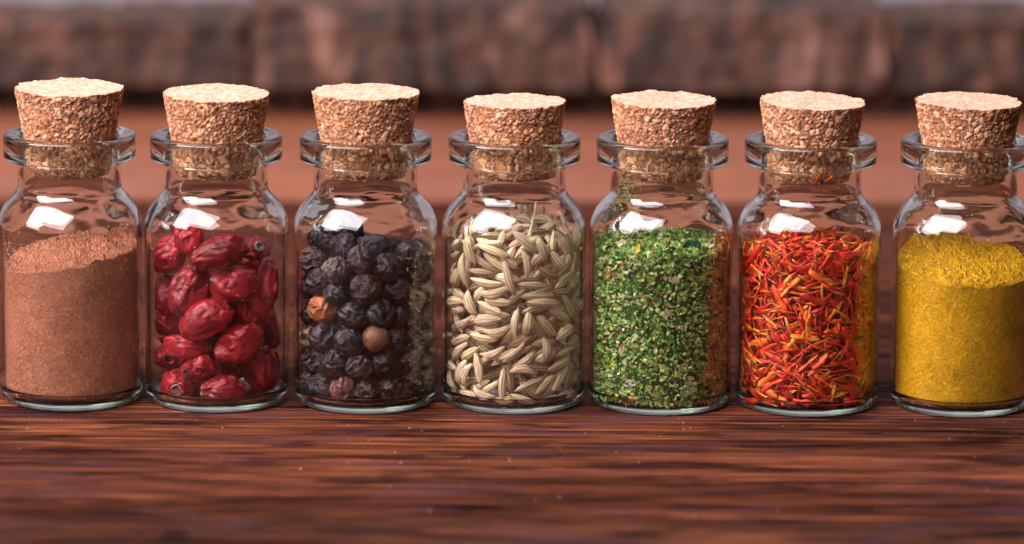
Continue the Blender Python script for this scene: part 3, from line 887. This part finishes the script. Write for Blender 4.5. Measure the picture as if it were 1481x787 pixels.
# ------------------------------------------------------------------ green herb flakes
M_HERB = tint_mat('herb_flake', .75, .3)
rng = np.random.default_rng(31)
def toph(x, y): return 35.2 + .9 * np.sin(x * .4 + 1) * .4 + 1.3 * np.exp(-((x - 4) ** 2 + (y - 3) ** 2) / 50) + .5 * y / 14
seg = 96; th = np.arange(seg) / seg * 2 * PI
CORE = [(6, 2.7), (11.2, 2.9), (12.0, 3.9)] + [(12.1, z) for z in np.linspace(5.5, 34, 30)] + [(11, 40), (8, 40), (4, 40), (.5, 40)]
rows = [(6, 2.1), (12.3, 2.1), (13.1, 3.1)] + [(13.45, z) for z in np.linspace(4.5, 33.2, 30)] + [(12.6, 34.0), (9, 34.2), (4, 34.4), (.5, 34.5)]
V = np.concatenate([np.stack([r * np.cos(th), r * np.sin(th), np.full(seg, z)], 1) for r, z in rows])
V += V * (fbm(V * .9, 3, 4) * .02)[:, None]
C = ramp(.5 + .5 * fbm(V * 1.5, 3, 6), [(0, (.02, .035, .008)), (1, (.09, .12, .03))])
F = [grid_faces(len(rows), seg), np.arange(seg)[None, ::-1], (np.arange(seg) + (len(rows) - 1) * seg)[None, :]]
link('packed_herbs', mesh_np('packed_herbs', V, F, M_HERB, True, C), None, (*JARS[4], 0), kind='stuff', label='dark green herb mass behind the flakes of the fifth jar', category='herbs')
def flakes(n, where):
    if where == 'side':
        th = rng.uniform(-PI, PI, n); r = RI - .12 - rng.random(n) ** 1.5 * 1.0
        x, y = r * np.cos(th), r * np.sin(th); z = 2.1 + rng.random(n) * (toph(x, y) - 1.8)
    else:
        r = 14.1 * np.sqrt(rng.random(n)); th = rng.uniform(-PI, PI, n); x, y = r * np.cos(th), r * np.sin(th)
        z = toph(x, y) + rng.uniform(-.9, .55, n) + .5 * vnoise(np.stack([x, y, x * 0], 1) * .8, 3)
    return np.stack([x, y, z], 1)
Vc, Fc = chip_mesh()
pal = [(.055, .19, .022), (.15, .34, .045), (.32, .44, .095), (.50, .54, .25), (.045, .08, .02), (.66, .56, .32), (.46, .18, .06), (.64, .42, .07)]
wts = [5, 6, 7, 5, 4.5, 3, 1.3, 1]
pts = np.concatenate([flakes(11500, 'side'), flakes(5200, 'top')]); n = len(pts)
R_ = rand_rots(n, rng)
s = np.exp(rng.normal(math.log(.52), .38, n)); s = np.clip(s, .18, 1.0)
sc3 = np.stack([s, s * rng.uniform(.5, 1, n), s * rng.uniform(.25, .9, n)], 1)
rad = np.hypot(pts[:, 0], pts[:, 1]); lim = RI - .08 - s * .8
k = np.minimum(1, lim / rad); pts[:, 0] *= k; pts[:, 1] *= k
cols = tint_pick(rng, n, pal, wts)
br = (pts[:, 0] + .9 * vnoise(pts * .35, 2) + .08 * (pts[:, 2] - 20) * -1 > 9.6) & (rng.random(n) < .75)      # mostly brown flakes at the right, more so low down
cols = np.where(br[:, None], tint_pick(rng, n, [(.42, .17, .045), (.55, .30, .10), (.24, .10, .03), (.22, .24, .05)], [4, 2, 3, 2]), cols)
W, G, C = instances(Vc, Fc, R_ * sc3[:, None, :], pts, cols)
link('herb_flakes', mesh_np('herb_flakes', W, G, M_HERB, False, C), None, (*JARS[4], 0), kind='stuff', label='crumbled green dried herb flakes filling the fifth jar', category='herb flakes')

def leaf_piece(L, W, curl, colr, seed, thick=.16):
    nu, nv = 14, 9
    u = np.linspace(-1, 1, nu); v = np.linspace(-1, 1, nv); U, V_ = np.meshgrid(u, v, indexing='ij')
    wid = (1 - np.abs(U) ** 2.2) ** .6 * (1 + .18 * np.sin(U * 7 + seed))
    x = U * L / 2; y = V_ * W / 2 * wid; z = curl * (V_ ** 2) * W * .35 + curl * .3 * U ** 2 + .10 * np.sin(U * 5 + V_ * 3 + seed)
    A = np.stack([x, y, z + thick / 2], -1).reshape(-1, 3); B = np.stack([x, y, z - thick / 2], -1).reshape(-1, 3)
    F = grid_faces(nu, nv, False); n_ = nu * nv
    idx = np.arange(n_).reshape(nu, nv)
    loop = np.concatenate([idx[0, :-1], idx[:-1, -1], idx[-1, :0:-1], idx[:0:-1, 0]])
    nx = np.roll(loop, -1)
    E = np.stack([loop, nx, nx + n_, loop + n_], 1)
    V = np.concatenate([A, B]); C = np.tile(np.array(colr), (2 * n_, 1)) * (1 + .3 * fbm(V * 1.2 + seed, 3, seed))[:, None]
    return mesh_np('herb_piece', V, [F, F[:, ::-1] + n_, E[:, ::-1]], M_HERB, True, C)
big = [ # x, z, L, W, angle, colour, category, label, top?
 (6.3, 34.6, 4.0, 3.0, .2, (.012, .075, .028), 'leaf_flake', 'leaf flake', 'dark green curled leaf flake near the top of the herb jar', 1),
 (-9.0, 35.6, 3.6, 1.5, .55, (.50, .42, .22), 'seed_husk', 'husk', 'pale beige husk at the upper left of the herb jar', 1),
 (-5.2, 36.0, 3.2, .8, 1.5, (.55, .36, .04), 'stem_chip', 'stem chip', 'thin yellow stem chip standing near the top of the herb jar', 1),
 (8.4, 30.3, 2.4, 1.2, .8, (.45, .42, .10), 'leaf_flake', 'leaf flake', 'yellow green flake right below the dark curled leaf', 0),
 (2.2, 29.8, 2.2, 1.4, -.3, (.55, .42, .20), 'leaf_flake', 'leaf flake', 'cream coloured flake in the upper middle of the herb jar', 0),
 (-11.0, 30.0, 2.0, 1.2, .9, (.42, .14, .04), 'leaf_flake', 'leaf flake', 'orange brown flake at the upper left glass of the herb jar', 0),
 (-8.2, 14.0, 2.6, 1.3, 1.2, (.50, .36, .20), 'seed_husk', 'husk', 'tan husk low on the left of the herb jar', 0),
 (5.6, 5.4, 4.0, 2.4, .3, (.34, .38, .22), 'leaf_flake', 'leaf flake', 'broad pale grey green flake near the floor of the herb jar', 0),
 (-1.4, 5.0, 3.2, 1.7, -.4, (.20, .15, .05), 'leaf_flake', 'leaf flake', 'olive brown flake near the floor of the herb jar', 0),
 (8.6, 7.6, 2.6, 1.5, .3, (.42, .40, .16), 'leaf_flake', 'leaf flake', 'light olive flake at the lower right of the herb jar', 0),
 (-6.5, 6.8, 3.0, 1.6, .2, (.36, .42, .30), 'leaf_flake', 'leaf flake', 'translucent looking pale flake at the lower left of the herb jar', 0),
 (1.0, 22.4, 2.2, 1.3, .5, (.46, .42, .22), 'leaf_flake', 'leaf flake', 'pale flake in the centre of the herb jar', 0),
]
for x, z, L, W, an, colr, nm, cat, lab, tp in big:
    me = leaf_piece(L, W, .8 if 'curled' in lab else .25, colr, int(abs(x * 7) + z))
    rr = RI - .5 if not tp else 9.5
    y = -math.sqrt(max(rr * rr - x * x, 1)); nr = Vector((x, y, 0)).normalized()
    if tp: nr = Vector((0, -.75, .66))
    s_ = abs(L * math.cos(an) / 2) ** 2 / 28 if not tp else 0
    ax = Vector((0, 0, 1)).cross(nr).normalized(); upv = nr.cross(ax)
    a = ax * math.cos(an) + upv * math.sin(an); b_ = nr.cross(a)
    zz = z if not tp else float(toph(x, y)) + .5
    o = link(nm, me, None, (JARS[4][0] + x - nr.x * s_, JARS[4][1] + y - nr.y * s_, zz), label=lab, category=cat)
    o.rotation_euler = Matrix(((a.x, b_.x, nr.x), (a.y, b_.y, nr.y), (a.z, b_.z, nr.z))).to_euler()

# ------------------------------------------------------------------ orange and red petal shreds
M_SHRED_R = tint_mat('red_shred', .5, .4, random_ramp=[(0, (.55, .3, .3)), (.3, (.9, .7, .6)), (.6, (1.05, 1.4, 1)), (1, (1.1, 2.4, 1.2))], coat=.1, sss=0)
M_SHRED = tint_mat('petal_shred', .5, .4)
def shred(L, W, bend, twist, colA, colB, sd):
    nv = 9; t = np.linspace(0, 1, nv)
    w = W * (.45 + .55 * np.sin(np.clip(t * 1.05 + .02, 0, 1) * PI) ** .5) / 2 * (1 + .28 * np.sin(t * 9 + sd * 2.1) + .18 * np.sin(t * 17 + sd))
    Vs = []
    for i in range(nv):
        an = twist * t[i]; y = np.array([0, math.cos(an), math.sin(an)]); z = np.array([0, -math.sin(an), math.cos(an)])
        c = np.array([(t[i] - .5) * L, .18 * math.sin(t[i] * 4 + sd) * L * .09, bend * (1 - (2 * t[i] - 1) ** 2)])
        for dy, dz in ((1, 0), (.3, .28), (-.6, .22), (-1, -.05), (-.2, -.3), (.7, -.2)):
            Vs.append(c + y * dy * w[i] + z * dz * w[i] * 1.1)
    V = np.array(Vs); F = grid_faces(nv, 6)
    k = np.repeat(smooth(.45, 1, t), 6)[:, None]
    C = np.array(colA) * (1 - k) + np.array(colB) * k
    C = C * (1 + .2 * vnoise(V * 1.7 + sd, 3)[:, None])
    return V, F, [np.arange(6)[None, ::-1], (np.arange(6) + (nv - 1) * 6)[None, :]], C
SH = []
for i in range(20):
    if i < 13: cA, cB = ((.80, .028, .014), (.85, .085, .018)); kind = 'red'
    elif i < 19: cA, cB = ((.88, .16, .014), (.88, .34, .05)); kind = 'orange'
    else: cA, cB = ((.88, .34, .03), (.88, .56, .16)); kind = 'yellow'
    L = RNG.uniform(3.8, 7.2) if i < 18 else RNG.uniform(3, 5); W = (RNG.uniform(.55, 1.15) if i % 2 else RNG.uniform(.26, .5)) if i % 5 else 1.6
    V, F, caps, C = shred(L, W, RNG.uniform(0, .3) if i % 4 else RNG.uniform(.4, .9), RNG.uniform(-2, 2), cA, cB, i)
    SH.append((mesh_np('petal_shred', V, [F] + caps, M_SHRED_R if kind == 'red' else M_SHRED, True, C), L, W, V, F, C, kind))
rng = np.random.default_rng(44)
def tops(x, y): return 34.6 + 3.2 * np.exp(-((x - 0) ** 2 + (y - 2) ** 2) / 55) + .6 * math.sin(x * .9)
rods = pack_rods(rng, [s_[1] for s_ in SH], 0, [(13.8, .34, 8000), (13.3, .40, 6000), (12.7, .55, 2500)], tops, 2.0, 0,
                 [(.0, .6, 1800), (.7, .6, 1500), (1.5, .8, 700)], 14.0, 1.9)
rods.sort(key=seen_rank)
print('shreds', len(rods))
JS = JARS[5]; rest = []
V = np.concatenate([np.stack([r * np.cos(th), r * np.sin(th), np.array([min(z, tops(r * math.cos(q), r * math.sin(q)) - 2.2) for q in th])], 1) for r, z in CORE])
V[:, :2] *= (1 + fbm(V * .45, 3, 4) * .10)[:, None]
C = ramp(.5 + .8 * fbm(V * 1.1, 3, 6), [(0, (.10, .006, .004)), (.6, (.36, .02, .008)), (1, (.60, .09, .012))])
link('packed_shreds', mesh_np('packed_shreds', V, [grid_faces(len(CORE), seg), np.arange(seg)[None, ::-1], (np.arange(seg) + (len(CORE) - 1) * seg)[None, :]], M_SHRED, True, C), None, (*JS, 0),
     kind='stuff', label='dark red mass of petals behind the shreds of the sixth jar', category='petals')
weights = {'red': 'thin dried red petal shred in the tangle of the sixth jar', 'orange': 'orange dried petal shred in the tangle of the sixth jar', 'yellow': 'short yellow petal shred in the tangle of the sixth jar'}
pick = rng.permutation(len(rods[:700]))
chosen = set(pick[:298].tolist()) if len(rods) > 700 else set(range(298))
for i, (c, a, nrm, k, tag) in enumerate(rods):
    Mx = frame(a, nrm); ro = rng.uniform(-1.2, 1.2); Mx = Mx @ np.array([[1, 0, 0], [0, math.cos(ro), -math.sin(ro)], [0, math.sin(ro), math.cos(ro)]])
    if i < 298:
        s_ = SH[k]
        o = link('petal_shred', s_[0], None, (JS[0] + c[0], JS[1] + c[1], c[2]), label=weights[s_[6]], category='petal shred',
                 group={'red': 'red petal shreds in the sixth jar', 'orange': 'orange petal shreds in the sixth jar', 'yellow': 'yellow petal shreds in the sixth jar'}[s_[6]])
        o.rotation_euler = Matrix(Mx.tolist()).to_euler()
    else: rest.append((Mx, c, k))
parts = []
for Mx, c, k in rest:
    V, F, C = SH[k][3:6]
    parts.append((V @ Mx.T + c, F, C * rng.uniform(.5, 1.1) * np.array([1, rng.uniform(.6, 1.6), 1])))
V, F, C = join(parts)
link('petal_shreds', mesh_np('petal_shreds', V, F, M_SHRED, True, C), None, (*JS, 0), kind='stuff', label='red petal shreds packed deeper in the sixth jar', category='petal shreds')
# two shreds caught on the glass below the sixth cork
for x, z, an, lab in ((1.0, 51.4, 1.3, 'upright orange red shred stuck to the glass in front of the sixth cork'),
                      (3.6, 51.2, .5, 'slanting orange red shred stuck right of the upright one at the sixth cork')):
    V, F, caps, C = shred(2.3, .9, .1, .4, (.78, .12, .015), (.80, .18, .02), x)
    y = -math.sqrt(9.55 ** 2 - x * x); nr = np.array([x, y, 0]) / 9.55; tan = np.array([-nr[1], nr[0], 0])
    a = tan * math.cos(an) + np.array([0, 0, math.sin(an)])
    o = link('petal_shred', mesh_np('petal_shred', V, [F] + caps, M_SHRED, True, C), None, (JS[0] + x, JS[1] + y, z), label=lab, category='petal shred')
    o.rotation_euler = Matrix(frame(a, nr).tolist()).to_euler()

# ------------------------------------------------------------------ dust and crumbs on the glass and the table
rng = np.random.default_rng(77)
FR = (-PI + .2, -.2)
gp = [(.10, .22, .03), (.25, .34, .08), (.45, .40, .16)]
dust('herb_dust', 4, np.concatenate([glass_wall(rng, 150, 43, 50.5, -2.75, -2.05), glass_wall(rng, 110, 37, 49, *FR)]), .26, gp, [3, 3, 2], M_HERB, rng,
     label='green herb dust clinging to the neck and shoulder of the fifth jar', category='herb dust')
dust('petal_dust', 5, glass_wall(rng, 110, 36, 50, *FR), .24, [(.7, .06, .02), (.8, .25, .03), (.85, .5, .1)], [3, 2, 2], M_SHRED, rng,
     label='red and yellow crumbs clinging inside the shoulder of the sixth jar', category='petal crumbs')
dust('brown_dust', 0, np.concatenate([glass_wall(rng, 160, 34, 47, *FR), glass_wall(rng, 700, 29.5, 36, *FR)]), .17, [(.42, .16, .09), (.7, .45, .32)], [3, 2], M_POW1, rng,
     label='brown powder dust inside the shoulder of the leftmost jar', category='powder dust')
dust('yellow_dust', 6, np.concatenate([glass_wall(rng, 160, 34, 47, *FR), glass_wall(rng, 700, 27.5, 36, *FR)]), .17, [(.60, .30, .02), (.8, .65, .2)], [3, 2], M_POW7, rng,
     label='yellow powder dust inside the shoulder of the rightmost jar', category='powder dust')
dust('pale_dust', 1, glass_wall(rng, 120, 22, 44, *FR), .13, [(.8, .7, .68), (.7, .4, .4)], [3, 1], M_POW1, rng,
     label='pale dust specks on the glass of the rose hip jar', category='dust')
n = 110
V, F = chip_mesh()
pts = np.stack([rng.uniform(-130, 130, n), -14 - 95 * rng.random(n) ** 1.2, np.full(n, .07)], 1)
W, G, C = instances(V, F, rand_rots(n, rng) * (rng.uniform(.5, 1.3, n) * .15)[:, None, None], pts, tint_pick(rng, n, [(.75, .62, .62), (.55, .4, .38)], [2, 1]))
link('table_dust', mesh_np('table_dust', W, G, M_POW1, False, C), None, (0, 0, 0), kind='stuff', label='pale dust specks on the table before the jars', category='dust')
